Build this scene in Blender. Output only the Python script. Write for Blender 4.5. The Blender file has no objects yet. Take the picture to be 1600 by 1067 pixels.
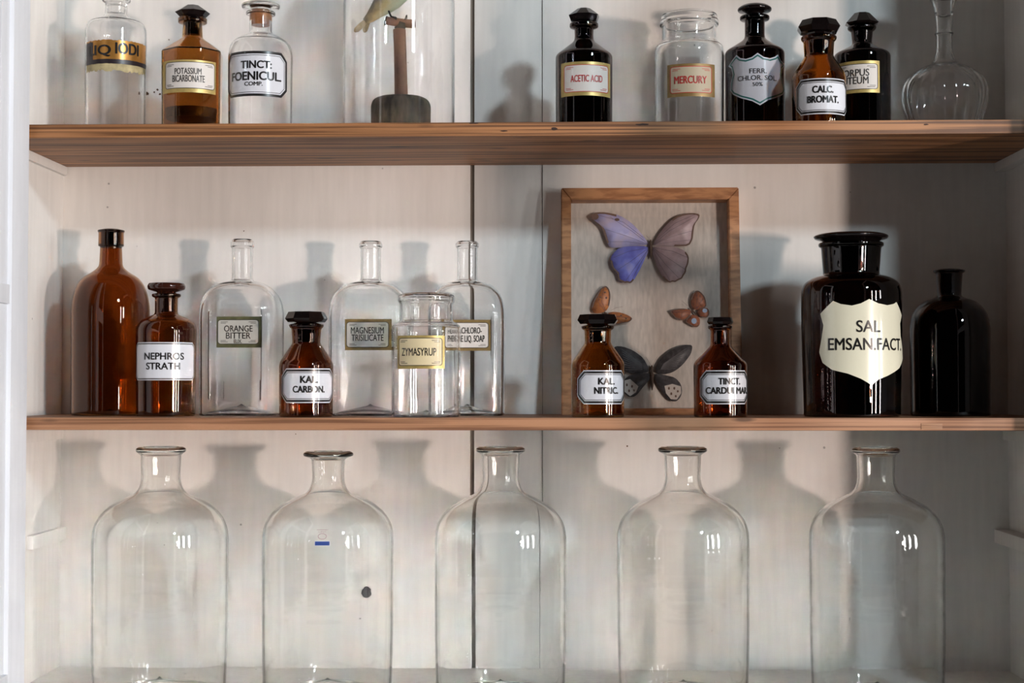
import bpy, bmesh, math, random
from mathutils import Vector, Matrix
random.seed(7)
S = bpy.context.scene
COL = S.collection
PI = math.pi

# ------------------------------------------------------------------ camera
FPX = 2400.0                                  # focal length in pixels of the 1600 x 1067 frame
CAM = Vector((0.0, -2.12, 0.0))
cd = bpy.data.cameras.new('camera'); cd.sensor_width = 36.0; cd.lens = 36.0*FPX/1600.0
cam = bpy.data.objects.new('camera', cd); COL.objects.link(cam)
cam.location = CAM
cam.rotation_euler = (PI/2 + math.atan(71.5/FPX), 0.0, math.atan(70.0/FPX))
S.camera = cam
CR = cam.rotation_euler.to_matrix()

# ------------------------------------------------------------------ world, windows of the room, exposure
W = bpy.data.worlds.new('world'); S.world = W; W.use_nodes = True
bg = W.node_tree.nodes['Background']
bg.inputs[0].default_value = (0.50, 0.52, 0.55, 1); bg.inputs[1].default_value = 0.012
def window_light(name, loc, target, w, h, power, color):
    l = bpy.data.lights.new(name, 'AREA'); l.shape = 'RECTANGLE'; l.size = w; l.size_y = h
    l.energy = power; l.color = color
    o = bpy.data.objects.new(name, l); COL.objects.link(o)
    o.location = loc
    o.rotation_euler = (Vector(target) - Vector(loc)).to_track_quat('-Z', 'Y').to_euler()
    return o
TG = (-0.05, 0.0, 0.05)
(window_light('low_sun_window',  (2.58, -3.50, -0.10), TG, 0.17, 0.20, 92.0, (1.0, 0.80, 0.70)))
(window_light('high_sky_window', (1.75, -2.90,  1.31), TG, 0.24, 0.24, 50.0, (0.74, 0.89, 0.98)))
window_light('tall_pane_window',   (2.75, -3.35, 0.20), TG, 0.14, 1.30, 21.0, (0.98, 0.97, 0.95))
window_light('tall_pane_window',   (3.35, -3.00, 0.20), TG, 0.20, 1.30, 30.0, (0.97, 0.97, 0.96))
window_light('tall_pane_window',   (3.80, -2.30, 0.20), TG, 0.20, 1.30, 30.0, (0.97, 0.97, 0.96))
window_light('left_pane_window',   (-2.6, -2.60, 0.10), TG, 0.05, 1.10, 0.45, (0.95, 0.98, 1.0))
S.view_settings.view_transform = 'Standard'
S.view_settings.look = 'None'
S.view_settings.exposure = 0.0
S.view_settings.gamma = 1.0
S.view_settings.use_curve_mapping = False
try:
    S.cycles.transparent_max_bounces = 64
    S.cycles.max_bounces = 30; S.cycles.transmission_bounces = 26
    S.cycles.use_denoising = True
    S.cycles.sample_clamp_indirect = 0.0; S.cycles.sample_clamp_direct = 0.0; S.cycles.blur_glossy = 0.0   # let light through the glass
except Exception: pass

# ------------------------------------------------------------------ pixel <-> world helpers
def ray(px, py):
    return CR @ Vector(((px-800.0)/FPX, -(py-533.5)/FPX, -1.0))
def at(px, py, Y):
    d = ray(px, py); t = (Y-CAM.y)/d.y
    return CAM + d*t

# ------------------------------------------------------------------ materials
MATS = {}
def new_mat(name):
    m = bpy.data.materials.new(name); m.use_nodes = True
    MATS[name] = m
    return m, m.node_tree, m.node_tree.nodes, m.node_tree.links
def plain(name, col, rough=0.5, metal=0.0, spec=0.5, noise=0.0, nscale=40.0, coat=0.0, stretch=(1,1,1)):
    m, nt, N, L = new_mat(name)
    b = N['Principled BSDF']
    b.inputs['Base Color'].default_value = (*col, 1); b.inputs['Roughness'].default_value = rough
    b.inputs['Metallic'].default_value = metal
    b.inputs['Specular IOR Level'].default_value = spec
    b.inputs['Coat Weight'].default_value = coat; b.inputs['Coat Roughness'].default_value = 0.03
    if noise > 0:
        tc = N.new('ShaderNodeTexCoord'); mp = N.new('ShaderNodeMapping'); mp.inputs['Scale'].default_value = stretch
        nz = N.new('ShaderNodeTexNoise'); nz.inputs['Scale'].default_value = nscale; nz.inputs['Detail'].default_value = 6
        rp = N.new('ShaderNodeMapRange'); rp.inputs[1].default_value = .25; rp.inputs[2].default_value = .75
        rp.inputs[3].default_value = 1-noise; rp.inputs[4].default_value = 1+noise
        mx = N.new('ShaderNodeVectorMath'); mx.operation = 'SCALE'; mx.inputs[0].default_value = col
        L.new(tc.outputs['Object'], mp.inputs[0]); L.new(mp.outputs[0], nz.inputs['Vector'])
        L.new(nz.outputs[0], rp.inputs[0]); L.new(rp.outputs[0], mx.inputs['Scale']); L.new(mx.outputs[0], b.inputs['Base Color'])
    return m
def glass(name, tint, k=1.0, ior_f0=0.04, cmin=0.12, rough=0.0, bump=0.0):
    """blown glass: a Fresnel reflection over tinted transmission; light crossing the wall at a slant meets more glass"""
    m, nt, N, L = new_mat(name)
    N.remove(N['Principled BSDF']); out = N['Material Output']
    g = N.new('ShaderNodeNewGeometry')
    d = N.new('ShaderNodeVectorMath'); d.operation = 'DOT_PRODUCT'
    L.new(g.outputs['Normal'], d.inputs[0]); L.new(g.outputs['Incoming'], d.inputs[1])
    def M(op, a, b=None):
        n = N.new('ShaderNodeMath'); n.operation = op
        for i, v in enumerate((a, b)):
            if v is None: continue
            if isinstance(v, (int, float)): n.inputs[i].default_value = v
            else: L.new(v, n.inputs[i])
        return n.outputs[0]
    c = M('ABSOLUTE', d.outputs['Value'])
    f = M('ADD', M('MULTIPLY', M('POWER', M('SUBTRACT', 1.0, c), 5.0), 1-ior_f0), ior_f0)
    f = M('MINIMUM', f, 0.9)
    e = M('DIVIDE', k, M('MAXIMUM', c, cmin))
    cc = N.new('ShaderNodeCombineColor')
    for i in range(3): L.new(M('POWER', tint[i], e), cc.inputs[i])
    t = N.new('ShaderNodeBsdfTransparent'); L.new(cc.outputs[0], t.inputs[0])
    gl = N.new('ShaderNodeBsdfGlossy'); gl.inputs['Roughness'].default_value = rough
    gl.inputs[0].default_value = (1, 1, 1, 1)
    if bump > 0:
        nz = N.new('ShaderNodeTexNoise'); nz.inputs['Scale'].default_value = 55; nz.inputs['Detail'].default_value = 2
        tc = N.new('ShaderNodeTexCoord'); mp = N.new('ShaderNodeMapping'); mp.inputs['Scale'].default_value = (1, 1, .45)
        bp = N.new('ShaderNodeBump'); bp.inputs['Strength'].default_value = bump; bp.inputs['Distance'].default_value = 0.002
        L.new(tc.outputs['Object'], mp.inputs[0]); L.new(mp.outputs[0], nz.inputs['Vector'])
        L.new(nz.outputs[0], bp.inputs['Height']); L.new(bp.outputs[0], gl.inputs['Normal'])
    mx = N.new('ShaderNodeMixShader')
    L.new(f, mx.inputs[0]); L.new(t.outputs[0], mx.inputs[1]); L.new(gl.outputs[0], mx.inputs[2])
    L.new(mx.outputs[0], out.inputs['Surface'])
    return m
def blown(name, tint):
    """refracting blown glass, tint = colour of the light after one surface"""
    m, nt, N, L = new_mat(name)
    b = N['Principled BSDF']
    b.inputs['Base Color'].default_value = (*tint, 1); b.inputs['Roughness'].default_value = 0.0
    b.inputs['IOR'].default_value = 1.47; b.inputs['Transmission Weight'].default_value = 1.0
    return m
def wood(name, dark, light, sx=3.0, sy=70.0, rough=0.55, knots=True):
    m, nt, N, L = new_mat(name)
    b = N['Principled BSDF']; b.inputs['Roughness'].default_value = rough
    tc = N.new('ShaderNodeTexCoord'); mp = N.new('ShaderNodeMapping'); mp.inputs['Scale'].default_value = (sx, sy, sy*4.5)
    nz = N.new('ShaderNodeTexNoise'); nz.inputs['Scale'].default_value = 1.0; nz.inputs['Detail'].default_value = 7; nz.inputs['Distortion'].default_value = .25
    L.new(tc.outputs['Object'], mp.inputs[0]); L.new(mp.outputs[0], nz.inputs['Vector'])
    cr = N.new('ShaderNodeValToRGB')
    cr.color_ramp.elements[0].position = .41; cr.color_ramp.elements[0].color = (*dark, 1)
    cr.color_ramp.elements[1].position = .57; cr.color_ramp.elements[1].color = (*light, 1)
    L.new(nz.outputs[0], cr.inputs[0])
    last = cr.outputs[0]
    if knots:
        mp2 = N.new('ShaderNodeMapping'); mp2.inputs['Scale'].default_value = (9, 20, 38)
        vo = N.new('ShaderNodeTexVoronoi'); vo.inputs['Scale'].default_value = 1.0
        L.new(tc.outputs['Object'], mp2.inputs[0]); L.new(mp2.outputs[0], vo.inputs['Vector'])
        r2 = N.new('ShaderNodeMapRange'); r2.inputs[1].default_value = .07; r2.inputs[2].default_value = .16; r2.inputs[3].default_value = .35; r2.inputs[4].default_value = 1
        L.new(vo.outputs['Distance'], r2.inputs[0])
        mu = N.new('ShaderNodeVectorMath'); mu.operation = 'SCALE'
        L.new(last, mu.inputs[0]); L.new(r2.outputs[0], mu.inputs['Scale']); last = mu.outputs[0]
    L.new(last, b.inputs['Base Color'])
    bp = N.new('ShaderNodeBump'); bp.inputs['Strength'].default_value = .25; bp.inputs['Distance'].default_value = .001
    L.new(nz.outputs[0], bp.inputs['Height']); L.new(bp.outputs[0], b.inputs['Normal'])
    return m
def paint(name, col, specks=True):
    m, nt, N, L = new_mat(name)
    b = N['Principled BSDF']; b.inputs['Roughness'].default_value = .62; b.inputs['Specular IOR Level'].default_value = .25
    tc = N.new('ShaderNodeTexCoord'); mp = N.new('ShaderNodeMapping'); mp.inputs['Scale'].default_value = (60, 60, 6)
    nz = N.new('ShaderNodeTexNoise'); nz.inputs['Scale'].default_value = 1.6; nz.inputs['Detail'].default_value = 5
    L.new(tc.outputs['Object'], mp.inputs[0]); L.new(mp.outputs[0], nz.inputs['Vector'])
    rp = N.new('ShaderNodeMapRange'); rp.inputs[1].default_value = .3; rp.inputs[2].default_value = .7; rp.inputs[3].default_value = .955; rp.inputs[4].default_value = 1.03
    L.new(nz.outputs[0], rp.inputs[0])
    last = rp.outputs[0]
    if specks:
        vo = N.new('ShaderNodeTexVoronoi'); vo.inputs['Scale'].default_value = 17; vo.inputs['Randomness'].default_value = 1
        L.new(tc.outputs['Object'], vo.inputs['Vector'])
        r2 = N.new('ShaderNodeMapRange'); r2.inputs[1].default_value = .02; r2.inputs[2].default_value = .035; r2.inputs[3].default_value = .45; r2.inputs[4].default_value = 1
        L.new(vo.outputs['Distance'], r2.inputs[0])
        mm = N.new('ShaderNodeMath'); mm.operation = 'MULTIPLY'
        L.new(last, mm.inputs[0]); L.new(r2.outputs[0], mm.inputs[1]); last = mm.outputs[0]
    mu = N.new('ShaderNodeVectorMath'); mu.operation = 'SCALE'; mu.inputs[0].default_value = col
    L.new(last, mu.inputs['Scale']); L.new(mu.outputs[0], b.inputs['Base Color'])
    bp = N.new('ShaderNodeBump'); bp.inputs['Strength'].default_value = .15; bp.inputs['Distance'].default_value = .001
    L.new(nz.outputs[0], bp.inputs['Height']); L.new(bp.outputs[0], b.inputs['Normal'])
    return m

M_paint = paint('white_paint', (.80, .78, .75))
M_door  = paint('door_paint', (.85, .88, .93), False)
M_gap   = plain('board_gap', (.22, .19, .16), .9)
M_hole_shade  = plain('hole_shade_black', (.012, .010, .010), .9)
M_shelf = wood('red_brown_pine', (.14, .056, .020), (.42, .19, .075))
M_shelf2 = wood('tan_pine', (.22, .095, .045), (.46, .23, .12))
M_frame = wood('frame_oak', (.30, .13, .055), (.47, .225, .10), 30, 30, .45, False)
M_cloth = plain('linen_backing', (.56, .50, .45), .95, noise=.16, nscale=260, spec=.1, stretch=(1, 1, .25))
G_clear = blown('clear_glass', (.990, .990, .988))
G_jar   = blown('green_tinted_glass', (.990, .993, .982))
G_dome  = blown('dome_glass', (.993, .993, .993))
G_pane  = glass('pane_glass', (.985, .99, .99), 0.5)
G_amber = blown('amber_glass', (.38, .135, .045))
G_orange = blown('orange_amber_glass', (.52, .24, .065))
G_brown = blown('brown_glass', (.40, .165, .050))
G_light = blown('light_amber_glass', (.62, .34, .13))
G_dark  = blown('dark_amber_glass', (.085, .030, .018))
G_black = blown('near_black_glass', (.05, .018, .012))
G_frost = blown('cloudy_glass', (.965, .965, .965))
M_stop  = plain('black_glass_stopper', (.006, .004, .004), .07, spec=.4)
M_brst  = plain('brown_glass_stopper', (.035, .010, .006), .06, spec=.6)
M_cork  = plain('orange_cork', (.40, .13, .03), .4, noise=.35, nscale=90, coat=.5)
M_wht   = plain('white_enamel', (.74, .76, .82), .18, coat=.6)
M_cream = plain('cream_enamel', (.82, .79, .62), .2, coat=.6)
M_blue  = plain('pale_blue_enamel', (.62, .70, .82), .18, coat=.6)
M_teal  = plain('teal_line', (.02, .16, .16), .3)
M_ink   = plain('black_ink', (.012, .011, .011), .3, coat=.3)
M_grink = plain('grey_ink', (.06, .055, .05), .4)
M_red   = plain('red_ink', (.50, .03, .03), .4)
M_gold  = plain('gold_border', (.50, .38, .13), .38, metal=.35, noise=.2, nscale=120)
M_dgold = plain('dull_gold_border', (.28, .19, .07), .4, metal=.3, noise=.25, nscale=120)
M_ggold = plain('green_gold_border', (.13, .13, .06), .4, metal=.3, noise=.3, nscale=120)
M_paper = plain('label_paper', (.72, .68, .64), .5, coat=.25)
M_aged  = plain('aged_label_paper', (.50, .44, .32), .5, coat=.25)
M_pale  = plain('pale_grey_paper', (.55, .54, .49), .5, coat=.25)
M_yell  = plain('yellow_label_paper', (.80, .68, .42), .5, coat=.25)
M_pink  = plain('pink_grey_ink', (.45, .30, .33), .5)
M_stick = plain('sticker_blue', (.018, .055, .24), .35)
M_torn  = plain('torn_paper', (.42, .36, .20), .8, noise=.4, nscale=90)
M_band  = plain('gilded_band', (.46, .22, .05), .28, metal=.5, noise=.35, nscale=45)
M_bandk = plain('black_band', (.02, .014, .018), .35)
M_log   = plain('bark_block', (.085, .065, .048), .85, noise=.85, nscale=110, stretch=(1, 1, .25))
M_post  = plain('carved_post', (.23, .115, .07), .6, noise=.4, nscale=50, stretch=(1, 1, .3))
M_wire  = plain('dark_wire', (.03, .025, .02), .4, metal=.6)
M_tail  = plain('tan_tail', (.42, .31, .17), .7, noise=.3, nscale=80)
M_beak  = plain('beak_horn', (.05, .04, .03), .4)
M_liq   = plain('dark_residue', (.018, .006, .004), .35)

# ------------------------------------------------------------------ mesh helpers
def link_mesh(name, bm, mat, parent=None, sharp=38, smooth=True):
    bmesh.ops.recalc_face_normals(bm, faces=bm.faces[:])
    me = bpy.data.meshes.new(name); bm.to_mesh(me); bm.free()
    if smooth:
        for p in me.polygons: p.use_smooth = True
        if sharp:
            me.set_sharp_from_angle(angle=math.radians(sharp))
    for mm in (mat if isinstance(mat, (list, tuple)) else [mat]): me.materials.append(mm)
    o = bpy.data.objects.new(name, me); COL.objects.link(o)
    if parent: o.parent = parent
    return o
def tag(o, label=None, cat=None, group=None, kind=None):
    if label: o['label'] = label
    if cat: o['category'] = cat
    if group: o['group'] = group
    if kind: o['kind'] = kind
    return o
def empty(name, loc, label, cat, group=None, rot=(0, 0, 0)):
    o = bpy.data.objects.new(name, None); COL.objects.link(o)
    o.empty_display_size = .02; o.location = loc; o.rotation_euler = rot
    return tag(o, label, cat, group)
def add_box(bm, a, b, bev=0.0):
    a, b = Vector(a), Vector(b)
    r = bmesh.ops.create_cube(bm, size=1.0)
    sz = b-a; c = (a+b)/2
    for v in r['verts']: v.co = Vector((v.co.x*sz.x, v.co.y*sz.y, v.co.z*sz.z)) + c
    if bev > 0:
        es = list({e for v in r['verts'] for e in v.link_edges})
        bmesh.ops.bevel(bm, geom=es, offset=bev, segments=2, affect='EDGES', profile=.7)
def box(name, a, b, mat, parent=None, bev=0.001):
    bm = bmesh.new(); add_box(bm, a, b, bev)
    return link_mesh(name, bm, mat, parent, sharp=30)
def add_tube(bm, pts, radii, seg=10, cap=True):
    pts = [Vector(p) for p in pts]; n = len(pts)
    if not isinstance(radii, (list, tuple)): radii = [radii]*n
    rings = []; up = None
    for i in range(n):
        d = (pts[min(i+1, n-1)]-pts[max(i-1, 0)]).normalized()
        if up is None:
            up = Vector((0, 0, 1)) if abs(d.z) < .9 else Vector((1, 0, 0))
        s = d.cross(up).normalized(); up = s.cross(d).normalized()
        rr = radii[i]; rr = rr if isinstance(rr, (list, tuple)) else (rr, rr)
        rings.append([bm.verts.new(pts[i] + s*math.cos(2*PI*k/seg)*rr[0] + up*math.sin(2*PI*k/seg)*rr[1]) for k in range(seg)])
    for i in range(n-1):
        for k in range(seg):
            bm.faces.new((rings[i][k], rings[i][(k+1) % seg], rings[i+1][(k+1) % seg], rings[i+1][k]))
    if cap:
        bm.faces.new(rings[0][::-1]); bm.faces.new(rings[-1])
def fillet(pts, steps=6):
    """polyline of (r, z, fillet radius) -> rounded polyline"""
    out = []
    n = len(pts)
    for i, p in enumerate(pts):
        r = p[2] if len(p) > 2 else 0
        if r <= 0 or i in (0, n-1):
            out.append((p[0], p[1])); continue
        P = Vector((p[0], p[1])); A = Vector(pts[i-1][:2]); B = Vector(pts[i+1][:2])
        da = (A-P); db = (B-P)
        ra = min(r, da.length*.49); rb = min(r, db.length*.49)
        a = P + da.normalized()*ra; b = P + db.normalized()*rb
        for k in range(steps+1):
            t = k/steps
            q = a*(1-t)**2 + P*2*t*(1-t) + b*t*t
            out.append((q.x, q.y))
    res = []
    for q in out:
        if not res or (abs(q[0]-res[-1][0])+abs(q[1]-res[-1][1])) > 1e-6: res.append(q)
    return res
def refine(pr, mx=.006):
    out = [pr[0]]
    for a, b in zip(pr, pr[1:]):
        l = math.hypot(b[0]-a[0], b[1]-a[1]); k = max(1, int(l/mx))
        for j in range(1, k+1): out.append((a[0]+(b[0]-a[0])*j/k, a[1]+(b[1]-a[1])*j/k))
    return out
def inset_profile(pr, t):
    out = []
    n = len(pr)
    for i in range(n):
        a = pr[max(i-1, 0)]; b = pr[min(i+1, n-1)]
        d = Vector((b[0]-a[0], b[1]-a[1]))
        if d.length < 1e-9: continue
        d.normalize(); nx, nz = -d.y, d.x             # left of travel = inside for base->top profiles
        out.append((max(pr[i][0]+nx*t, .0015), pr[i][1]+nz*t))
    return out
def lathe(bm, pr, seg=72, shape=None, phase=0.0):
    """revolve (r,z); shape(phi, r, z) -> (x, y)"""
    rings = []
    for (r, z) in pr:
        if r < 1e-5:
            rings.append([bm.verts.new((0, 0, z))]); continue
        vs = []
        for k in range(seg):
            ph = 2*PI*k/seg + phase
            x, y = shape(ph, r, z) if shape else (r*math.sin(ph), -r*math.cos(ph))
            vs.append(bm.verts.new((x, y, z)))
        rings.append(vs)
    for A, B in zip(rings, rings[1:]):
        if len(A) == 1 and len(B) == 1: continue
        for k in range(seg):
            k2 = (k+1) % seg
            if len(A) == 1: bm.faces.new((A[0], B[k2], B[k]))
            elif len(B) == 1: bm.faces.new((A[k], A[k2], B[0]))
            else: bm.faces.new((A[k], A[k2], B[k2], B[k]))
def poly_shape(n, ph0=0.0):
    def f(ph, r, z):
        a = (ph-ph0) % (2*PI/n) - PI/n
        rr = r*math.cos(PI/n)/math.cos(a)*1.035
        return rr*math.sin(ph), -rr*math.cos(ph)
    return f

# ------------------------------------------------------------------ flat artwork wrapped on bottles
def inset_poly(pts, d):
    n = len(pts); out = []
    area = sum(pts[i][0]*pts[(i+1) % n][1]-pts[(i+1) % n][0]*pts[i][1] for i in range(n))
    sg = 1 if area > 0 else -1
    for i in range(n):
        p = Vector(pts[i]); a = Vector(pts[i-1]); b = Vector(pts[(i+1) % n])
        d1 = (p-a).normalized(); d2 = (b-p).normalized()
        n1 = Vector((-d1.y, d1.x))*sg; n2 = Vector((-d2.y, d2.x))*sg
        m = n1+n2
        if m.length < 1e-6: m = n1.copy()
        m.normalize(); c = max(m.dot(n1), .45)
        out.append(tuple(p+m*(d/c)))
    return out
def add_fill(bm, pts): bm.faces.new([bm.verts.new((p[0], 0, p[1])) for p in pts])
def add_ring(bm, po, pi):
    a = [bm.verts.new((p[0], 0, p[1])) for p in po]; b = [bm.verts.new((p[0], 0, p[1])) for p in pi]
    n = len(a)
    for i in range(n): bm.faces.new((a[i], a[(i+1) % n], b[(i+1) % n], b[i]))
def rrect(x0, x1, z0, z1, r, k=5):
    out = []
    for cx, cz, a0 in ((x1-r, z1-r, 0), (x0+r, z1-r, 90), (x0+r, z0+r, 180), (x1-r, z0+r, 270)):
        for i in range(k+1):
            a = math.radians(a0+90*i/k); out.append((cx+r*math.cos(a), cz+r*math.sin(a)))
    return out
def octa(x0, x1, z0, z1, c, cz=None):
    cz = cz or c
    return [(x1, z1-cz), (x1-c, z1), (x0+c, z1), (x0, z1-cz), (x0, z0+cz), (x0+c, z0), (x1-c, z0), (x1, z0+cz)]
def rect(x0, x1, z0, z1): return [(x1, z1), (x0, z1), (x0, z0), (x1, z0)]
def text_into(bm, s, x0, x1, z0, z1, bold=0.0, space=1.0):
    cu = bpy.data.curves.new('txt', 'FONT'); cu.body = s; cu.size = 1.0; cu.space_character = space
    cu.resolution_u = 4
    o = bpy.data.objects.new('txt', cu)
    me = bpy.data.meshes.new_from_object(o)
    xs = [v.co.x for v in me.vertices]; ys = [v.co.y for v in me.vertices]
    if xs:
        lx, hx = min(xs), max(xs); ly, hy = 0.0, max(ys)
        if ly-min(ys) > .05 and ('Q' not in s and ',' not in s): ly = min(ys)
        src = [(v.co.x, v.co.y) for v in me.vertices]
        h = z1-z0; d = bold*h*2.6
        offs = [(0, 0)] if d == 0 else [(-d, 0), (d, 0), (0, -d*.7), (0, d*.7), (-d*.7, -d*.5), (d*.7, -d*.5), (-d*.7, d*.5), (d*.7, d*.5)]
        for ox, oz in offs:
            for v, (vx, vy) in zip(me.vertices, src):
                v.co = Vector((x0+d+(vx-lx)/(hx-lx)*(x1-x0-2*d)+ox, 0, z0+(vy-ly)/(hy-ly)*(z1-z0)+oz))
            bm.from_mesh(me)
    bpy.data.objects.remove(o); bpy.data.curves.remove(cu); bpy.data.meshes.remove(me)
def cut_u(bm, step=.0025):
    xs = [v.co.x for v in bm.verts]
    if not xs: return
    x = math.floor(min(xs)/step)*step+step
    while x < max(xs):
        bmesh.ops.bisect_plane(bm, geom=bm.verts[:]+bm.edges[:]+bm.faces[:], plane_co=(x, 0, 0), plane_no=(1, 0, 0), dist=1e-7)
        x += step

class Bottle:
    """one vessel: Empty at its base; profile given in photo pixels at its own distance"""
    def __init__(self, name, cx, Y, zs, ymid, label, cat, group=None):
        p = at(cx, ymid, Y)
        self.cx, self.Y, self.zs, self.ymid = cx, Y, zs, ymid
        self.x = p.x
        self.s = (at(cx+50, ymid, Y)-at(cx-50, ymid, Y)).x/100.0
        self.root = empty(name, (p.x, Y, zs), label, cat, group)
        self.phc = math.atan2(-p.x, Y-CAM.y)
    def z(self, py, dy=0.0):
        return 0.0 if py is None else at(self.cx, py, self.Y+dy).z - self.zs
    def prof(self, pts):
        return [(q[0]*self.s, self.z(q[1]), (q[2]*self.s if len(q) > 2 else 0)) for q in pts]
    def shell(self, pts, mat, t=.002, name='body', base=.004, seg=72, shape=None, steps=7, dense=False, phase=0.0, wav=1.6e-5):
        hw = pts[0][0]*self.s
        rf = fillet([(0, base), (hw*.72, base*.3, hw*.2), (hw*.86, 0, hw*.05)] + self.prof([(pts[0][0], None, pts[0][2] if len(pts[0]) > 2 else 3)] + list(pts[1:])), steps)
        rf = refine(rf, .0045 if dense or wav < 3e-5 else .003)
        inner = inset_profile(rf, t)
        k1, k2, k3 = (random.uniform(.8, 1.2) for _ in range(3)); q1 = random.uniform(0, 6)
        rf = [(r + (wav*(math.sin(330*k1*z+q1) + .8*math.sin(610*k2*z+2*q1) + 1.2*math.sin(170*k3*z)) if hw*.3 < r and z > .004 else 0), z) for r, z in rf]
        inner = [q for q in inner if q[1] >= 0]
        top = rf[-1]
        pr = rf + [(top[0]-t*.5, top[1]+t*.25)] + inner[::-1][:-1] + [(0, base+t*1.6)]
        pr = [q for i, q in enumerate(pr) if i == 0 or abs(q[0]-pr[i-1][0])+abs(q[1]-pr[i-1][1]) > 1e-6]
        bm = bmesh.new(); lathe(bm, pr, seg, shape, phase)
        self.R = max(q[0] for q in pts)*self.s
        return link_mesh(name, bm, mat, self.root, sharp=50)
    def solid(self, pts, mat, name='stopper', seg=48, shape=None, parent=None, sharp=35, phase=0.0):
        pr = fillet(self.prof(pts), 5)
        pr = [(0, pr[0][1])] + pr + [(0, pr[-1][1])]
        pr = [q for i, q in enumerate(pr) if i == 0 or abs(q[0]-pr[i-1][0])+abs(q[1]-pr[i-1][1]) > 1e-6]
        bm = bmesh.new(); lathe(bm, pr, seg, shape, phase)
        return link_mesh(name, bm, mat, parent or self.root, sharp=sharp)
    # ---- artwork: u (m along the wall), z
    def U(self, px, hw): return self.R*math.asin(max(-.985, min(.985, (px-self.cx)/hw)))
    def LZ(self, py): return self.z(py, -self.R)
    def wrap(self, bm, mat, name, e, parent):
        cut_u(bm)
        for v in bm.verts:
            a = self.phc + v.co.x/self.R
            v.co = Vector(((self.R+e)*math.sin(a), -(self.R+e)*math.cos(a), v.co.z))
        return link_mesh(name, bm, mat, parent, sharp=0)
    def lines(self, rows, hw, mat, parent, e=.0009, bold=0.0):
        bm = bmesh.new()
        for r in rows:
            s, x0, x1, y0, y1 = r[:5]
            text_into(bm, s, self.U(x0, hw), self.U(x1, hw), self.LZ(y1), self.LZ(y0), r[5] if len(r) > 5 else bold)
        return self.wrap(bm, mat, 'lettering', e, parent)
    def enamel(self, hw, x0, x1, y0, y1, ch, rows, base=None, b1=(1.5, 3.2), b2=(6.0, .9), bold=.012, outer_black=False):
        base = base or M_wht; s = self.s
        P = octa(self.U(x0, hw), self.U(x1, hw), self.LZ(y1), self.LZ(y0), ch*s)
        bm = bmesh.new(); add_fill(bm, P)
        lab = self.wrap(bm, base, 'label', .0004, self.root)
        bm = bmesh.new()
        o = 0 if outer_black else b1[0]*s
        add_ring(bm, inset_poly(P, o), inset_poly(P, o+b1[1]*s))
        add_ring(bm, inset_poly(P, b2[0]*s), inset_poly(P, (b2[0]+b2[1])*s))
        self.wrap(bm, M_ink, 'label_border', .0008, lab)
        self.lines(rows, hw, M_ink, lab, bold=bold)
        return lab
    def gilt(self, hw, outer, inner, rows, gold, paper, ink, trim=None, bold=0.0, r=4.0, mat_trim=None):
        s = self.s
        x0, x1, y0, y1 = outer
        bm = bmesh.new(); add_fill(bm, rect(self.U(x0, hw), self.U(x1, hw), self.LZ(y1), self.LZ(y0)))
        lab = self.wrap(bm, gold, 'label', .0004, self.root)
        X0, X1, Y0, Y1 = self.U(inner[0], hw), self.U(inner[1], hw), self.LZ(inner[3]), self.LZ(inner[2])
        P = rrect(X0, X1, Y0, Y1, r*s)
        bm = bmesh.new(); add_fill(bm, P)
        self.wrap(bm, paper, 'label_panel', .0007, lab)
        bm = bmesh.new(); add_ring(bm, inset_poly(P, -.9*s), inset_poly(P, .1*s))
        for sx in (0, 1):
            for sz in (0, 1):
                for q, l in ((2.6, 12), (4.8, 9)):
                    o = 4 if q < 4 else 3
                    ax = X0+o*s if sx == 0 else X1-(o+l)*s
                    az = Y0+q*s if sz == 0 else Y1-(q+1)*s
                    add_fill(bm, rect(ax, ax+l*s, az, az+.8*s))
        self.wrap(bm, trim or ink, 'label_border', .0010, lab)
        self.lines(rows, hw, ink, lab, e=.0011, bold=bold)
        return lab

# ------------------------------------------------------------------ cabinet shell
XL, XR = -.689, .616
Z_BOT, Z_TOP = -.386, .80
Z_S1 = at(870, 190, -.25).z            # upper shelf top
Z_S2 = at(870, 652.6, -.25).z          # middle shelf top
T1 = Z_S1 - at(870, 212, -.25).z; T2 = Z_S2 - at(870, 672.5, -.25).z
def structure(o): return tag(o, kind='structure')
bm = bmesh.new()
xa, xb, xc = at(734.5, 450, 0).x, at(741, 450, 0).x, at(848, 450, 0).x
add_box(bm, (XL-.02, 0, Z_BOT-.03), (xa, .012, Z_TOP), .0008)
add_box(bm, (xb, .001, Z_BOT-.03), (xc-.0006, .012, Z_TOP), .0008)
add_box(bm, (xc, -.0012, Z_BOT-.03), (XR+.02, .012, Z_TOP), .0008)
wb = structure(link_mesh('wall_back', bm, M_paint, sharp=30))
box('board_gap', (xa-.001, .006, Z_BOT-.03), (xb+.001, .0075, Z_TOP), M_gap, wb, 0)
hp = at(577, 925, 0)
bm = bmesh.new(); hr = 9.0/1132
lathe(bm, [(0, -.0006), (hr*.9, -.0006), (hr, -.0002), (hr, .001), (0, .001)], 28)
for v in bm.verts: v.co = Vector((v.co.x*(1+.06*math.sin(3*v.co.y*900)), v.co.z, v.co.y))
ho = link_mesh('knot_hole_disc', bm, M_hole_shade, wb); ho.location = (hp.x, -.0008, hp.z)  # uncut board: a black disc paints the shade inside the hole
M_stain = plain('brown_stain', (.10, .045, .02), .8)
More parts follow.
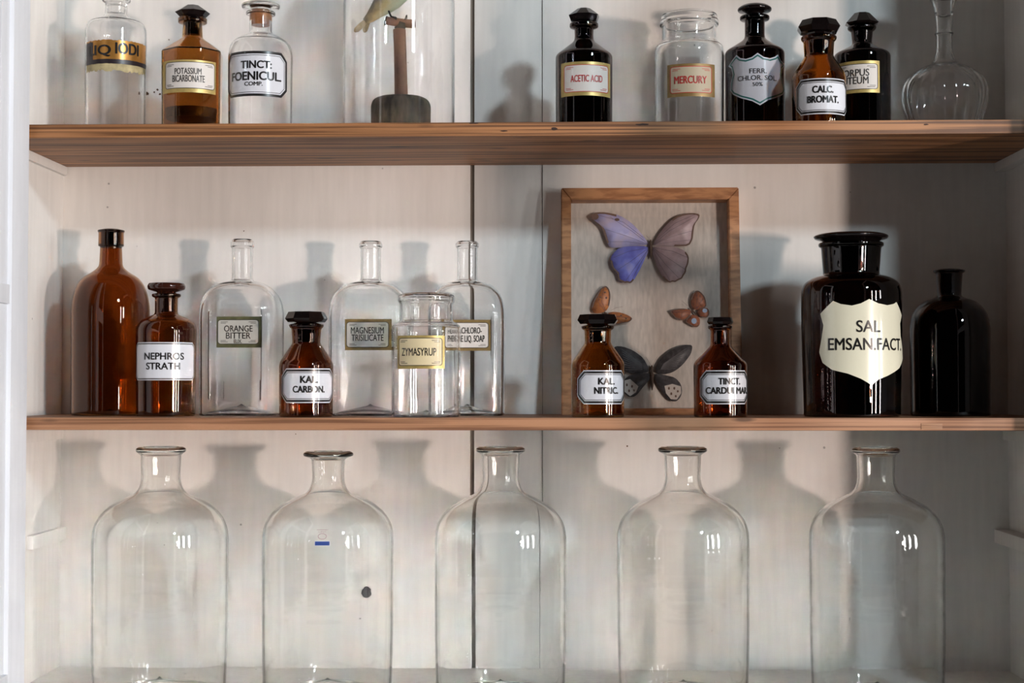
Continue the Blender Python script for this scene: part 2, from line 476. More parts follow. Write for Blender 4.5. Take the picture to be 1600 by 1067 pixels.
def spot(px, py, r, n=9, sd=0):
    rnd = random.Random(sd); c = at(px, py, -.0006); bm = bmesh.new()
    bm.faces.new([bm.verts.new((r/1132*rnd.uniform(.6, 1.2)*math.cos(2*PI*k/n), 0, r/1132*rnd.uniform(.6, 1.2)*math.sin(2*PI*k/n))) for k in range(n)])
    o = link_mesh('stain', bm, M_stain, wb, sharp=0); o.location = (c.x, -.0006 if px < 735 else -.0018, c.z)
for k, (px, py, r) in enumerate(((229, 146, 3.4), (241, 144, 1.6), (246, 140, 1.8), (250, 147, 2.0), (264, 62, 1.1), (381, 361, 1.0), (257, 854, 1.2), (462, 678, 1.0), (1218, 700, .9), (980, 697, 1.6))): spot(px, py, r, sd=k)
structure(box('wall_left', (XL-.02, -.252, Z_BOT-.03), (XL, 0, Z_TOP), M_paint))
structure(box('wall_right', (XR, -.2615, Z_BOT-.03), (XR+.02, 0, Z_TOP), M_paint))
structure(box('floor', (XL-.25, -1.0, Z_BOT-.03), (XR+.25, .012, Z_BOT), M_paint))  # front stretch lies out of view, added to bounce light up the wall
structure(box('ceiling', (XL-.02, -.26, Z_TOP), (XR+.02, .012, Z_TOP+.03), M_paint))
def shelf(name, z, t, lab, mat):
    bm = bmesh.new(); add_box(bm, (XL+.0005, -.25, z-t), (XR-.0005, -.0015, z), .0022)
    o = link_mesh(name, bm, mat, sharp=30)
    return tag(o, lab, 'shelf', 'pine shelf boards of the cabinet')
M_knot = plain('dark_knot', (.035, .014, .008), .7)
M_plug = wood('pale_pine_plug', (.34, .17, .09), (.50, .28, .16), 8, 90, .5, False)
sh1 = shelf('shelf_board', Z_S1, T1, 'upper pine shelf board with dark knotted front edge, carrying the bird dome', M_shelf)
sh2 = shelf('shelf_board', Z_S2, T2, 'middle pine shelf board with rounded front edge, carrying the butterfly display case', M_shelf2)
for k, (px, py, rx, rz) in enumerate(((866, 201, 5, 2.6), (1004, 194.5, 11, 1.8), (1447, 194.5, 4, 1.3), (788, 204.5, 6, 1.0), (740, 192.5, 9, 1.2))):
    c = at(px, py, -.2503); rnd = random.Random(k); bm = bmesh.new()
    bm.faces.new([bm.verts.new((rx/1283*rnd.uniform(.7, 1.15)*math.cos(2*PI*i/12), 0, rz/1283*rnd.uniform(.7, 1.15)*math.sin(2*PI*i/12))) for i in range(12)])
    o = link_mesh('knot', bm, M_knot, sh1, sharp=0); o.location = c
p0_, p1_ = at(1439.5, 671, -.2506), at(1472.5, 661.5, -.2506)
box('wood_plug', (p0_.x, -.2506, p0_.z), (p1_.x, -.245, p1_.z), M_plug, sh2, .0002)
zl = at(95, 275, 0).z; z2 = at(85, 685.5, 0).z
structure(box('trim_1', (XL, -.248, zl), (at(106, 257, 0).x, -.002, Z_S1-T1), M_paint))
structure(box('trim_2', (at(1553, 257, 0).x, -.248, zl), (XR, -.002, Z_S1-T1), M_paint))
structure(box('trim_3', (XL, -.248, z2), (XL+.004, -.002, Z_S2-T2), M_paint))
structure(box('trim_4', (XR-.008, -.248, z2), (XR, -.002, Z_S2-T2), M_paint))
zc0, zc1 = at(103, 843, 0).z, at(103, 822.5, 0).z
structure(box('trim_5', (XL, -.136, zc0), (at(104, 823, 0).x, -.001, zc1), M_paint, bev=.0015))
structure(box('trim_6', (at(1553, 823, 0).x, -.20, zc0), (XR, -.001, zc1), M_paint, bev=.0015))

def glazed_door(name, hinge, sgn):
    """leaf standing open at a right angle; local +x runs from the hinge outwards, +y is the thickness away from the opening"""
    o = bpy.data.objects.new(name, None); COL.objects.link(o); o['kind'] = 'structure'
    o.location = hinge; o.rotation_euler = (0, 0, -PI/2)
    zb, zt = -.384, .79; Wd = .66; st = .056; lk = .085; th = .022
    def part(nm, a, b, mat=M_door, bev=.0015):
        a = (a[0], a[1]*sgn, a[2]); b = (b[0], b[1]*sgn, b[2])
        lo = tuple(min(p, q) for p, q in zip(a, b)); hi = tuple(max(p, q) for p, q in zip(a, b))
        return box(nm, lo, hi, mat, o, bev)
    part('stile', (0, 0, zb), (st, th, zt)); part('stile', (Wd-lk, 0, zb), (Wd, th, zt))
    part('rail', (st, 0, zb), (Wd-lk, th, -.338)); part('rail', (st, 0, .72), (Wd-lk, th, zt))
    part('muntin', (st, .002, .099), (Wd-lk, th, .122))
    for z0, z1 in ((-.338, .099), (.122, .72)):
        part('glazing_bead', (st, .005, z0), (st+.028, th, z1)); part('glazing_bead', (Wd-lk-.012, .005, z0), (Wd-lk, th, z1))
        part('glazing_bead', (st+.028, .006, z0), (Wd-lk-.012, th, z0+.007)); part('glazing_bead', (st+.028, .006, z1-.007), (Wd-lk-.012, th, z1))
        part('glass_pane', (st+.02, .011, z0+.002), (Wd-lk-.006, .0135, z1-.002), G_pane, 0)
    return o
XDL = at(42, 640, -.262).x
glazed_door('door_1', (XDL, -.262, 0), -1)
glazed_door('door_2', (.604, -.262, 0), 1)

# ------------------------------------------------------------------ upper shelf
def z1(cx, Y, ymid, name, label, cat='bottle', group=None): return Bottle(name, cx, Y, Z_S1, ymid, label, cat, group)
GRP_T = None
# iodine bottle
b = z1(181, -.13, 100, 'apothecary_bottle', 'clear glass bottle with gilded torn LIQ IODI band, leftmost on the upper shelf')
b.shell([(45.5, None, 3), (46.5, 38, 16), (30, 33, 14), (17.5, 26, 6), (16.5, 6, 1), (21, 3, 1), (22, -2, 1)], G_frost, .0022)
b.solid([(13, 22, 1), (15, 2, 1), (15, -6, 1), (24, -8, 2), (26, -16, 3), (14, -22, 3)], G_frost)
bm = bmesh.new(); hw = 46.5
def uband(y0, y1, jag, n=40, ua=-1.18, ub=1.25, seed=1):
    rnd = random.Random(seed); top = []; bot = []
    for i in range(n+1):
        u = b.R*(ua+(ub-ua)*i/n)
        top.append((u, b.LZ(y0+rnd.uniform(-jag, jag)))); bot.append((u, b.LZ(y1+rnd.uniform(-jag, jag))))
    return bot+top[::-1]
add_fill(bm, uband(62, 95, .9)); lab = b.wrap(bm, M_band, 'label', .0005, b.root)
bm = bmesh.new(); add_fill(bm, uband(92, 99, .25, seed=2)); b.wrap(bm, M_bandk, 'label_border', .0009, lab)
bm = bmesh.new(); add_fill(bm, uband(97, 110, 2.0, seed=3)); b.wrap(bm, M_torn, 'torn_paper', .0003, lab)
bm = bmesh.new(); add_fill(bm, uband(64, 96, 1.2, n=12, ua=-1.18, ub=-.80, seed=5)); b.wrap(bm, M_bandk, 'dark_end', .0007, lab)  # left end of the band covered in black
b.lines([('LIQ', 141.5, 174, 70, 85, .016), ('IODI', 180, 214, 66, 83, .016)], hw, M_ink, lab, e=.0011)

# potassium bottle: eight-sided amber
b = z1(300.5, -.15, 100, 'apothecary_bottle', 'light amber eight-sided bottle with dark faceted stopper, labelled POTASSIUM BICARBONATE', group=None)
oc = poly_shape(8, PI/8+.12)
b.shell([(46, None, 2), (47, 83, 2), (16, 60, 3), (14.5, 37, 1), (22, 36, 1), (22.5, 29, 2), (15, 28, 1)], G_light, .0025, shape=lambda ph, r, z, B=b: oc(ph, r, z) if r > 24*B.s else (r*math.sin(ph), -r*math.cos(ph)), seg=80)
b.solid([(12, 55, 0), (13.5, 28, 0), (20, 27, 1), (27, 20, 0), (11, 9.5, 1)], M_stop, seg=8, phase=.3, sharp=20)
b.solid([(38, 187, 1), (40, 172, 1)], M_liq, 'residue', 40)
b.R *= 1.045
b.gilt(47, (258.5, 334, 93, 144), (263.5, 331.5, 97, 137), [('POTASSIUM', 276, 313.5, 106, 115.5), ('BICARBONATE', 273, 318, 117, 127.5)], M_gold, M_paper, M_grink, r=4, bold=.006)

# tinctura foeniculi
b = z1(407, -.15, 100, 'apothecary_bottle', 'clear round bottle with flat glass stopper and orange seal, labelled TINCT FOENICUL COMP')
b.shell([(49, None, 3), (50, 72, 22), (30, 58, 12), (17.5, 53, 5), (17.3, 25, 1), (22.5, 24, 2), (22.8, 19, 2), (18, 18, 1)], G_clear, .0022)
b.solid([(14, 40, 1), (16.2, 19, 1)], M_cork, 'seal')
b.solid([(13, 19, 0), (14, 14, 3), (29, 13, 2), (30, 8, 2), (24, 6, 3)], G_clear, 'stopper')
b.enamel(50, 358.8, 446.5, 79.5, 150, 12, [('TINCT:', 378, 424, 94.5, 106), ('FOENICUL.', 365, 438, 111.5, 124.5), ('COMP.', 383.5, 410.5, 127.5, 133.5)], b1=(0, 4.0), b2=(5.8, .8), bold=.018, outer_black=True)

# acetic acid
def cap_oct(b, y, hw, mat=None, top=.42, ph=.3, stem=(10, 12)):
    """flat-topped eight-sided stopper: y = (stem bottom, underside, widest, top)"""
    b.solid([(stem[0], y[0], 0), (stem[1], y[1], 0), (hw*.86, y[1]-.5, 0), (hw, y[2], 0), (hw*top, y[3], 0)], mat or M_stop, seg=8, phase=ph, sharp=20)
b = z1(912.5, -.14, 100, 'apothecary_bottle', 'near-black bottle with faceted stopper and gold ACETIC ACID label in red lettering')
b.shell([(44, None, 3), (44.5, 87, 5), (17, 66, 6), (14.5, 60, 6), (15, 46, 1), (22.5, 43, 2), (22.5, 37, 2), (15, 35.5, 1)], G_black, .0025)
cap_oct(b, (60, 34.5, 25, 14.2), 25)
b.gilt(44.5, (877.5, 952.5, 96, 149), (883, 948.5, 101.5, 142.5), [('ACETIC ACID', 892.5, 940, 117, 127.5)], M_gold, M_paper, M_red, r=4, bold=.008)

# mercury jar
b = z1(1077, -.13, 100, 'apothecary_jar', 'clear wide-mouthed jar with brown MERCURY label, left of the blue shield bottle', 'jar')
b.shell([(54, None, 4), (55, 76, 12), (46, 68, 6), (42.5, 64, 3), (42.5, 42, 1), (46, 40, 1.5), (46, 34, 2), (44, 30, 3), (43.5, 24, 2), (40, 23.5, 1)], G_clear, .003)
b.gilt(55, (1043.5, 1115.5, 99, 150.5), (1049, 1110, 104, 144), [('MERCURY', 1054.5, 1103, 118.5, 130)], M_dgold, M_aged, M_red, r=3.5, bold=.010)

def shield(b, hw, pts, mat, line=None, w=(2.0, 2.2)):
    P = [(b.U(x, hw), b.LZ(y)) for x, y in pts]
    bm = bmesh.new(); add_fill(bm, P); lab = b.wrap(bm, mat, 'label', .0004, b.root)
    if line:
        bm = bmesh.new(); add_ring(bm, inset_poly(P, w[0]*b.s), inset_poly(P, (w[0]+w[1])*b.s))
        b.wrap(bm, line, 'label_border', .0008, lab)
    return lab
# ferric chloride
b = z1(1179.5, -.14, 100, 'apothecary_bottle', 'near-black bottle with mushroom stopper and pale blue shield label, FERR CHLOR SOL')
b.shell([(46.5, None, 3), (47, 81, 6), (20, 64, 6), (15.5, 59, 6), (15.5, 33, 1), (23, 31.5, 2), (23.5, 26, 2), (15, 24, 1)], G_black, .0025)
b.solid([(11, 56, 0), (12.5, 24, 2), (15, 20, 3), (26, 18, 2), (27, 14, 2), (20, 8.5, 6), (6, 6.5, 3)], M_stop)
sp = [(945,520),(985,560),(1040,575),(1100,560),(1158,518),(1220,560),(1280,570),(1330,550),(1362,520),(1392,575),(1432,605),(1405,660),(1398,730),(1410,800),(1430,870),(1410,930),(1350,972),(1260,1010),(1180,1064),(1100,1018),(990,980),(910,930),(880,880),(885,800),(905,720),(892,650),(862,618)]
lab = shield(b, 47, [(1010+x/6.667, 5+y/6.667) for x, y in sp], M_blue, M_teal)
b.lines([('FERR.', 1171.5, 1197, 107, 114.5), ('CHLOR. SOL.', 1154, 1212, 117.5, 125), ('50%', 1176, 1191, 128.5, 134.5)], 47, M_ink, lab, bold=.003)

# corpus luteum (behind) and calc. bromat.
b = z1(1347, -.13, 100, 'apothecary_bottle', 'near-black bottle with pointed faceted stopper, half hidden behind the CALC BROMAT bottle')
b.shell([(43.5, None, 3), (44, 85, 6), (20, 73, 5), (15, 69, 5), (17, 50, 1), (22, 46, 2), (22.5, 42, 2), (16, 40.5, 1)], G_black, .0025)
cap_oct(b, (68, 40, 37, 21.3), 27, top=.46)
b.gilt(44, (1308, 1373, 94.5, 144.5), (1312, 1369.5, 100, 138.5), [('CORPUS', 1313.5, 1357.5, 107.5, 118.5), ('LUTEUM', 1315, 1356.5, 119.5, 130.5)], M_gold, M_paper, M_grink, r=4, bold=.006)
b = z1(1279.5, -.205, 110, 'apothecary_bottle', 'squat brown bottle with wide octagonal stopper, labelled CALC BROMAT, on the upper shelf')
b.shell([(41.5, None, 3), (42.3, 119, 6), (25, 93, 5), (22.5, 88, 5), (24, 66, 2), (27.5, 62.5, 2), (28, 58, 2), (22, 56.5, 1)], G_orange, .0025)
cap_oct(b, (86, 52.5, 44, 33), 35, top=.80, stem=(15, 19))
b.enamel(42.3, 1244.8, 1321, 122, 178, 11, [('CALC.', 1269.5, 1301, 134, 144.5), ('BROMAT.', 1262, 1308.5, 149.5, 160)], bold=.02)

# fluted carafe
b = z1(1475.5, -.13, 100, 'carafe', 'clear fluted glass carafe with slender neck, in the dark right end of the upper shelf', 'carafe')
def flute(ph, r, z, B=b):
    k = max(0.0, 1-abs(z-.045)/.075)
    rr = r*(1+.055*k*abs(math.cos(8*ph)) - .028*k)
    return rr*math.sin(ph), -rr*math.cos(ph)
b.shell([(50, None, 8), (67, 160, 24), (64, 128, 22), (42, 108, 18), (18, 100, 10), (12.5, 80, 6), (12.5, 56, 2), (14.5, 53, 1), (12.5, 50, 2), (14, 20, 8), (18, 4, 2), (22, -2, 1)], G_clear, .0025, shape=flute, seg=128)
b.solid([(11, 25, 0), (13, 0, 1), (12, -6, 2), (24, -22, 10), (20, -42, 10), (6, -48, 3)], G_clear, 'stopper', seg=32)

# ------------------------------------------------------------------ bird under a glass dome
YD = -.13
b = Bottle('glass_dome', 623.5, YD, Z_S1, 100, 'tall clear glass dome standing on the upper shelf over the carved bird', 'dome')
pr = fillet([(87*b.s, 0, 0), (86.5*b.s, b.z(-40), 60*b.s), (58*b.s, b.z(-105), 40*b.s), (0.001, b.z(-118), 0)], 10)
inn = [(max(r-.0025, 0.0), z-.0022) for r, z in pr][1:]
bm = bmesh.new(); lathe(bm, pr[:-1]+[(0, pr[-1][1])]+[(0, pr[-1][1]-.0025)]+inn[::-1][1:]+[((87*b.s)-.0025, 0), (87*b.s, 0)], 96)
bmesh.ops.remove_doubles(bm, verts=bm.verts[:], dist=1e-6)
link_mesh('body', bm, G_dome, b.root, sharp=50)
b.solid([(5, -117, 0), (4, -122, 2), (9, -128, 3), (9, -136, 4), (3, -141, 2)], G_dome, 'knob', 24)
# perch
p0 = at(626, 188, YD)
perch = empty('bird_perch', (p0.x, YD, Z_S1), 'carved wooden T perch on a dark bark block, inside the glass dome', 'perch')
sD = b.s
def L(px, py, dy=0.0): q = at(px, py, YD+dy); return Vector((q.x-p0.x, dy, q.z-Z_S1))
bm = bmesh.new()
zt_ = L(626, 152).z
lathe(bm, fillet([(0, 0), (46*sD, 0, 1*sD), (46.5*sD, zt_*.82, 6*sD), (40*sD, zt_*.97, 8*sD), (20*sD, zt_*1.02), (0, zt_*1.02)], 5), 40,
      lambda ph, r, z: (r*math.sin(ph)*(1+.012*math.sin(9*ph)), -r*math.cos(ph)*.92*(1+.02*math.sin(7*ph+1))))
link_mesh('block', bm, M_log, perch)
bm = bmesh.new(); add_tube(bm, [L(627, 153), L(626, 110), L(625, 70), L(624, 47), L(624, 46)], [10.5*sD, 10*sD, 9.8*sD, 10*sD, 9*sD], 14)
link_mesh('post', bm, M_post, perch)
bm = bmesh.new(); add_tube(bm, [L(624, 47), L(626, 43), L(628, 36)], [9*sD, 7.5*sD, 8*sD], 14)
link_mesh('collar', bm, M_log, perch)
bm = bmesh.new(); add_tube(bm, [L(603, 32.5, -.004), L(604, 32.5, -.004), L(626, 36), L(647.5, 38, .004), L(649, 38, .004)], [5*sD, 6.3*sD, 6.8*sD, 6.8*sD, 6.0*sD], 16)
link_mesh('crossbar', bm, M_post, perch)
# bird: one continuous body, tail to beak, with a painted breast
bird = empty('bird', (p0.x, YD, Z_S1+L(624, 30).z), 'small olive and tan stuffed bird perched under the glass dome', 'bird')
oz = L(624, 30).z
def Q(px, py, dy=0.0): v = L(px, py, dy); return Vector((v.x, v.y, v.z-oz))
m_, nt, N, Lk = new_mat('bird_plumage')
bs = N['Principled BSDF']; bs.inputs['Roughness'].default_value = .8
tc = N.new('ShaderNodeTexCoord'); dp = N.new('ShaderNodeVectorMath'); dp.operation = 'DOT_PRODUCT'
dp.inputs[1].default_value = (.78, 0, -.62)
nz = N.new('ShaderNodeTexNoise'); nz.inputs['Scale'].default_value = 140
ad = N.new('ShaderNodeMath'); ad.operation = 'MULTIPLY_ADD'; ad.inputs[1].default_value = .012
Lk.new(tc.outputs['Object'], dp.inputs[0]); Lk.new(tc.outputs['Object'], nz.inputs['Vector'])
Lk.new(nz.outputs[0], ad.inputs[0]); Lk.new(dp.outputs['Value'], ad.inputs[2])
cr = N.new('ShaderNodeValToRGB')
mr = N.new('ShaderNodeMapRange'); mr.inputs[1].default_value = -.044; mr.inputs[2].default_value = -.006
Lk.new(ad.outputs[0], mr.inputs[0]); Lk.new(mr.outputs[0], cr.inputs[0])
e = cr.color_ramp.elements; e[0].position = .25; e[0].color = (.15, .135, .115, 1); e[1].position = .62; e[1].color = (.55, .42, .21, 1)
e2 = cr.color_ramp.elements.new(.95); e2.color = (.50, .52, .38, 1)
Lk.new(cr.outputs[0], bs.inputs['Base Color'])
bm = bmesh.new()
path = [(570, 34), (578, 28), (588, 18), (598, 8), (609, -3), (619, -14), (628, -26), (635, -38), (640, -48), (645, -56), (650, -62), (656, -65), (662, -66)]
rad = [5, 8, 12, 17, 21, 22.5, 21.5, 18.5, 16, 16, 15, 10, 3.5]
add_tube(bm, [Q(*p) for p in path], [(r*sD*.92, r*sD) for r in rad], 20)
bmesh.ops.subdivide_edges(bm, edges=bm.edges[:], cuts=1, smooth=.6, use_grid_fill=True)
body = link_mesh('body', bm, m_, bird, sharp=0)
bm = bmesh.new(); add_tube(bm, [Q(661, -66), Q(668, -66), Q(676, -64)], [3.2*sD, 2.2*sD, .4*sD], 10); link_mesh('beak', bm, M_beak, bird)
for sy in (-1, 1):
    bm = bmesh.new(); bmesh.ops.create_uvsphere(bm, u_segments=12, v_segments=8, radius=1.9*sD)
    ey = link_mesh('eye', bm, M_stop, bird); ey.location = Q(655, -66, sy*8.6*sD)
    bm = bmesh.new(); add_tube(bm, [Q(632, -32, sy*17*sD), Q(618, -16, sy*20.5*sD), Q(600, 3, sy*16*sD), Q(582, 22, sy*7*sD)], [(2*sD, 5*sD), (3*sD, 11*sD), (3*sD, 9*sD), (1*sD, 3*sD)], 14)
    link_mesh('wing', bm, m_, bird)
    bm = bmesh.new(); add_tube(bm, [Q(607, 17, sy*6*sD), Q(611, 26, sy*6*sD)], 1.5*sD, 8)
    for t in (-1, 0, 1):
        add_tube(bm, [Q(611, 26, sy*6*sD), Q(617+t*1.5, 27.5, (sy*6+t*3)*sD), Q(621+t*1.5, 31, (sy*6+t*4)*sD)], [1.2*sD, 1.1*sD, .6*sD], 6)
    link_mesh('foot', bm, M_wire, bird)
for (a, c, w, dy) in (((572, 33), (553.5, 50), 5.0, -2), ((575, 33), (569, 51), 4.4, 3)):
    bm = bmesh.new(); v0, v1 = Q(*a, dy*sD), Q(*c, dy*sD)
    add_tube(bm, [v0, v0.lerp(v1, .5), v0.lerp(v1, .85), v1], [(1.2*sD, 4*sD), (1.3*sD, w*sD), (1.1*sD, w*.9*sD), (.4*sD, w*.3*sD)], 10)
    link_mesh('tail_feather', bm, M_tail, bird)
for px, py, dy in ((603, 33, -.004), (634, 31, .003)):
    bm = bmesh.new(); c = L(px, py, dy)
    add_tube(bm, [c+Vector((.25*7*sD*math.sin(a), 7*sD*math.cos(a), 7*sD*math.sin(a))) for a in [2*PI*i/16 for i in range(17)]], .8*sD, 6, False)
    link_mesh('wire_loop', bm, M_wire, perch)

# ------------------------------------------------------------------ middle shelf
def z2_(cx, Y, ymid, name, label, cat='bottle', group=None): return Bottle(name, cx, Y, Z_S2, ymid, label, cat, group)
b = z2_(172.5, -.105, 520, 'amber_bottle', 'large unlabelled amber bottle with dark collar, at the left end of the middle shelf')
b.shell([(58.5, None, 4), (60, 468, 22), (47, 436, 16), (26, 424, 9), (18, 416, 5), (16.5, 386, 1), (19.5, 384.5, 1), (19.2, 364, 1), (20.5, 362, 1), (20.5, 360, 1), (15, 359, 1)], G_brown, .003)
b.solid([(15, 388, 0), (15.5, 360.5, 1)], M_stop, 'stopper')
b = z2_(259.5, -.165, 550, 'apothecary_bottle', 'amber bottle with thin disc stopper and white NEPHROS STRATH label')
b.shell([(45, None, 4), (46.5, 505, 15), (30, 496, 8), (17.5, 491, 4), (17.5, 466, 1), (22, 463.5, 1.5), (22.3, 459.5, 1.5), (15, 458, 1)], G_brown, .0025)
b.solid([(12, 488, 0), (14, 457, 2), (28, 452.5, 2), (29.3, 447, 2), (27, 443, 2)], M_brst)
b.enamel(46, 215.8, 301, 534.5, 594, 6, [('NEPHROS', 228.5, 285.5, 551, 561.5), ('STRATH', 231, 280, 566.5, 577)], base=M_wht, b1=(1.4, 1.0), b2=(2.6, .5), bold=.013)

GF = 'clear flat-fronted medicine bottles on the middle shelf'
def flat_bottle(cx, hw, lip, label, lab_px, rows, gold, paper):
    b = z2_(cx, -.10, 520, 'medicine_bottle', label, 'bottle', GF)
    zb, zt_, hwp = b.z(632), b.z(478), 40*b.s
    R = hw*b.s
    def sq(ph, r, z, B=b, R=R):
        k = min(1.0, max(0.0, (r/B.s-26)/24)); k = k*k*(3-2*k)
        n = 2+3.2*k
        c, s = math.sin(ph), -math.cos(ph)
        q = (abs(c)**n+abs(s)**n)**(1/n)
        x, y = r*c/q, r*s/q*(1-.10*k)
        if r > .70*R:
            w = min(1, max(0, (hwp-abs(x))/(.0018)))*min(1, max(0, (z-zb)/.004))*min(1, max(0, (zt_-z)/.006))
            y -= math.copysign(.0040*w, y)
        return x, y
    b.shell([(hw-1, None, 4), (hw, 470, 30), (40, 444, 18), (18, 439, 5), (15.8, 436, 4), (16, 388, 1), (18, 386, 1.5), (18.2, lip+3, 2), (16, lip, 1)], G_clear, .003, shape=sq, seg=208, dense=True, base=.010)
    # flat label glued to the recessed panel
    yf = -(R*.90-.0040)
    s = b.s
    def fx(px): return (at(px, 520, b.Y+yf).x-b.x)
    def fz(py): return at(cx, py, b.Y+yf).z-b.zs
    def put(bm, mat, nm, e, par):
        for v in bm.verts: v.co = Vector((v.co.x, yf-e, v.co.z))
        return link_mesh(nm, bm, mat, par, sharp=0)
    o, i = lab_px
    bm = bmesh.new(); add_fill(bm, rect(fx(o[0]), fx(o[1]), fz(o[3]), fz(o[2]))); lab = put(bm, gold, 'label', .0006, b.root)
    P = rrect(fx(i[0]), fx(i[1]), fz(i[3]), fz(i[2]), 4*s)
    bm = bmesh.new(); add_fill(bm, P); put(bm, paper, 'label_panel', .0010, lab)
    bm = bmesh.new(); add_ring(bm, inset_poly(P, -.8*s), inset_poly(P, .2*s))
    for sx in (0, 1):
        for sz in (0, 1):
            for q, l in ((2.4, 11), (4.4, 8)):
                ax = fx(i[0])+4*s if sx == 0 else fx(i[1])-(4+l)*s
                az = fz(i[3])+q*s if sz == 0 else fz(i[2])-(q+.8)*s
                add_fill(bm, rect(ax, ax+l*s, az, az+.7*s))
    put(bm, M_grink, 'label_border', .0013, lab)
    bm = bmesh.new()
    for t, x0, x1, y0, y1 in rows: text_into(bm, t, fx(x0), fx(x1), fz(y1), fz(y0), .004)
    put(bm, M_grink, 'lettering', .0015, lab)
    return b
flat_bottle(378, 61, 375, 'clear flat-fronted bottle labelled ORANGE BITTER, between the NEPHROS and KAL CARBON bottles', ((338.5, 409.5, 494.5, 543), (341, 404, 500, 537)),
            [('ORANGE', 350.5, 395, 508.5, 518), ('BITTER', 353.5, 392, 519.5, 529), ('ELIX.', 366, 378.5, 530.5, 536)], M_ggold, M_pale)
flat_bottle(579, 62, 378, 'clear flat-fronted bottle labelled MAGNESIUM TRISILICATE, left behind the ZYMASYRUP jar', ((539, 612, 498.5, 547), (542, 607, 503.5, 542)),
            [('MAGNESIUM', 548.5, 600, 511, 521), ('TRISILICATE', 549.5, 599.5, 522.5, 532.5)], M_dgold, M_pale)
flat_bottle(730, 59.5, 378, 'clear flat-fronted bottle of LIQ SOAP, right behind the ZYMASYRUP jar', ((693, 767, 499.5, 548), (698, 763, 504.5, 543)),
            [('HEXACHLORO-', 703, 753, 511.5, 521), ('PHENE LIQ. SOAP', 703, 757.5, 524, 534)], M_dgold, M_paper)

GK = 'squat amber bottles with octagonal enamel labels'
b = z2_(478.5, -.195, 570, 'apothecary_bottle', 'squat amber bottle with wide black octagonal stopper, labelled KAL CARBON', group=GK)
b.shell([(41.5, None, 3), (42, 567, 6), (25, 541, 5), (21.5, 536, 5), (23, 514, 2), (26.5, 511, 2), (27, 507, 1.5), (20, 505.5, 1)], G_amber, .0025)
cap_oct(b, (535, 504, 498, 487.5), 33.5, top=.84, stem=(13, 16))
b.enamel(42, 441.5, 519, 575.5, 629.5, 12, [('KAL.', 469.5, 496, 587.5, 598), ('CARBON.', 458.5, 506, 603, 613)], bold=.022)
b = z2_(666, -.195, 560, 'apothecary_jar', 'clear wide-mouthed jar with yellow ZYMASYRUP label, in front of two flat bottles', 'jar')
b.shell([(53.5, None, 5), (54.5, 511, 10), (48, 505, 5), (41.5, 502, 3), (41.5, 475, 2), (44.5, 471, 2), (44.5, 464, 2), (42.5, 461, 2), (40, 460, 1)], G_clear, .003)
b.gilt(54.5, (622.5, 694, 524, 576), (625.5, 689.5, 528.5, 570.5), [('ZYMASYRUP', 629.5, 681, 543.5, 555.5)], M_gold, M_yell, M_ink, bold=.004)
b = z2_(934, -.20, 570, 'apothecary_bottle', 'squat amber bottle labelled KAL NITRIC, in front of the left side of the butterfly frame', group=GK)
b.shell([(41.5, None, 3), (42, 567, 6), (24, 541, 5), (20.5, 536, 5), (21, 516, 2), (25.5, 513.5, 2), (25.8, 509.5, 1.5), (18, 508, 1)], G_orange, .0025)
cap_oct(b, (535, 507, 500.5, 491.8), 33.5, top=.88, stem=(13, 15))
b.enamel(42, 903, 974.8, 578.5, 631.5, 12.5, [('KAL.', 934.5, 959.5, 590.5, 600.5), ('NITRIC.', 928.5, 964.5, 605, 615)], bold=.022)
b = z2_(1125.5, -.20, 570, 'apothecary_bottle', 'squat amber bottle with narrow neck labelled TINCT CARDUI MAR, before the frame', group=GK)
b.shell([(41.5, None, 3), (42, 567, 6), (22, 547, 6), (15.3, 540, 5), (15, 516, 2), (19, 513, 2), (19.3, 509, 1.5), (13, 508, 1)], G_amber, .0025)
cap_oct(b, (538, 507.5, 503, 496), 21, top=.88, stem=(9, 11), ph=.1)
b.enamel(42, 1094.3, 1166.7, 578.5, 631.5, 12.5, [('TINCT.', 1122.5, 1155, 590.5, 600.5), ('CARDUI MAR.', 1103.5, 1165.3, 605, 615)], bold=.02)

# sal emsan. fact.
b = z2_(1330.5, -.165, 520, 'apothecary_jar', 'large near-black jar with lid and cream shield label, SAL EMSAN FACT', 'jar')
b.shell([(74.5, None, 4), (78, 500, 40), (77.5, 446, 16), (62, 434, 10), (45, 430, 4), (43.5, 427, 3), (46.5, 387, 1), (50.5, 385, 2), (50.5, 380, 2), (44, 378.5, 1)], G_dark, .0035)
b.solid([(40, 428, 1), (43, 379, 1), (46, 376.5, 2), (56, 373.5, 2), (58.5, 369.5, 2), (52, 366, 5), (14, 364, 4)], M_stop, 'lid', 64)
b.R = 78*b.s
sp = [(315,425),(350,441),(400,449),(440,439),(478,418),(520,438),(560,446),(590,438),(603,428),(628,490),(620,530),(622,590),(630,650),(632,700),(615,745),(560,783),(520,800),(487,828),(440,798),(380,773),(310,755),(265,720),(250,670),(262,600),(270,540),(256,485)]
lab = shield(b, 78, [(1200+x/3.048, 330+y/3.048) for x, y in sp], M_cream)
b.lines([('SAL', 1337.5, 1373, 500.5, 518.5), ('EMSAN.FACT.', 1296, 1404, 528, 546.5)], 78, M_ink, lab, bold=.008)
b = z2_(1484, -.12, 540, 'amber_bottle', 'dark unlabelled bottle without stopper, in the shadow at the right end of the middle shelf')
b.shell([(61, None, 4), (62, 496, 26), (44, 472, 14), (22, 465, 6), (18, 462, 4), (20.5, 427, 1), (24.5, 425, 1.5), (24.8, 422.5, 1), (19, 421.5, 1)], G_dark, .003)

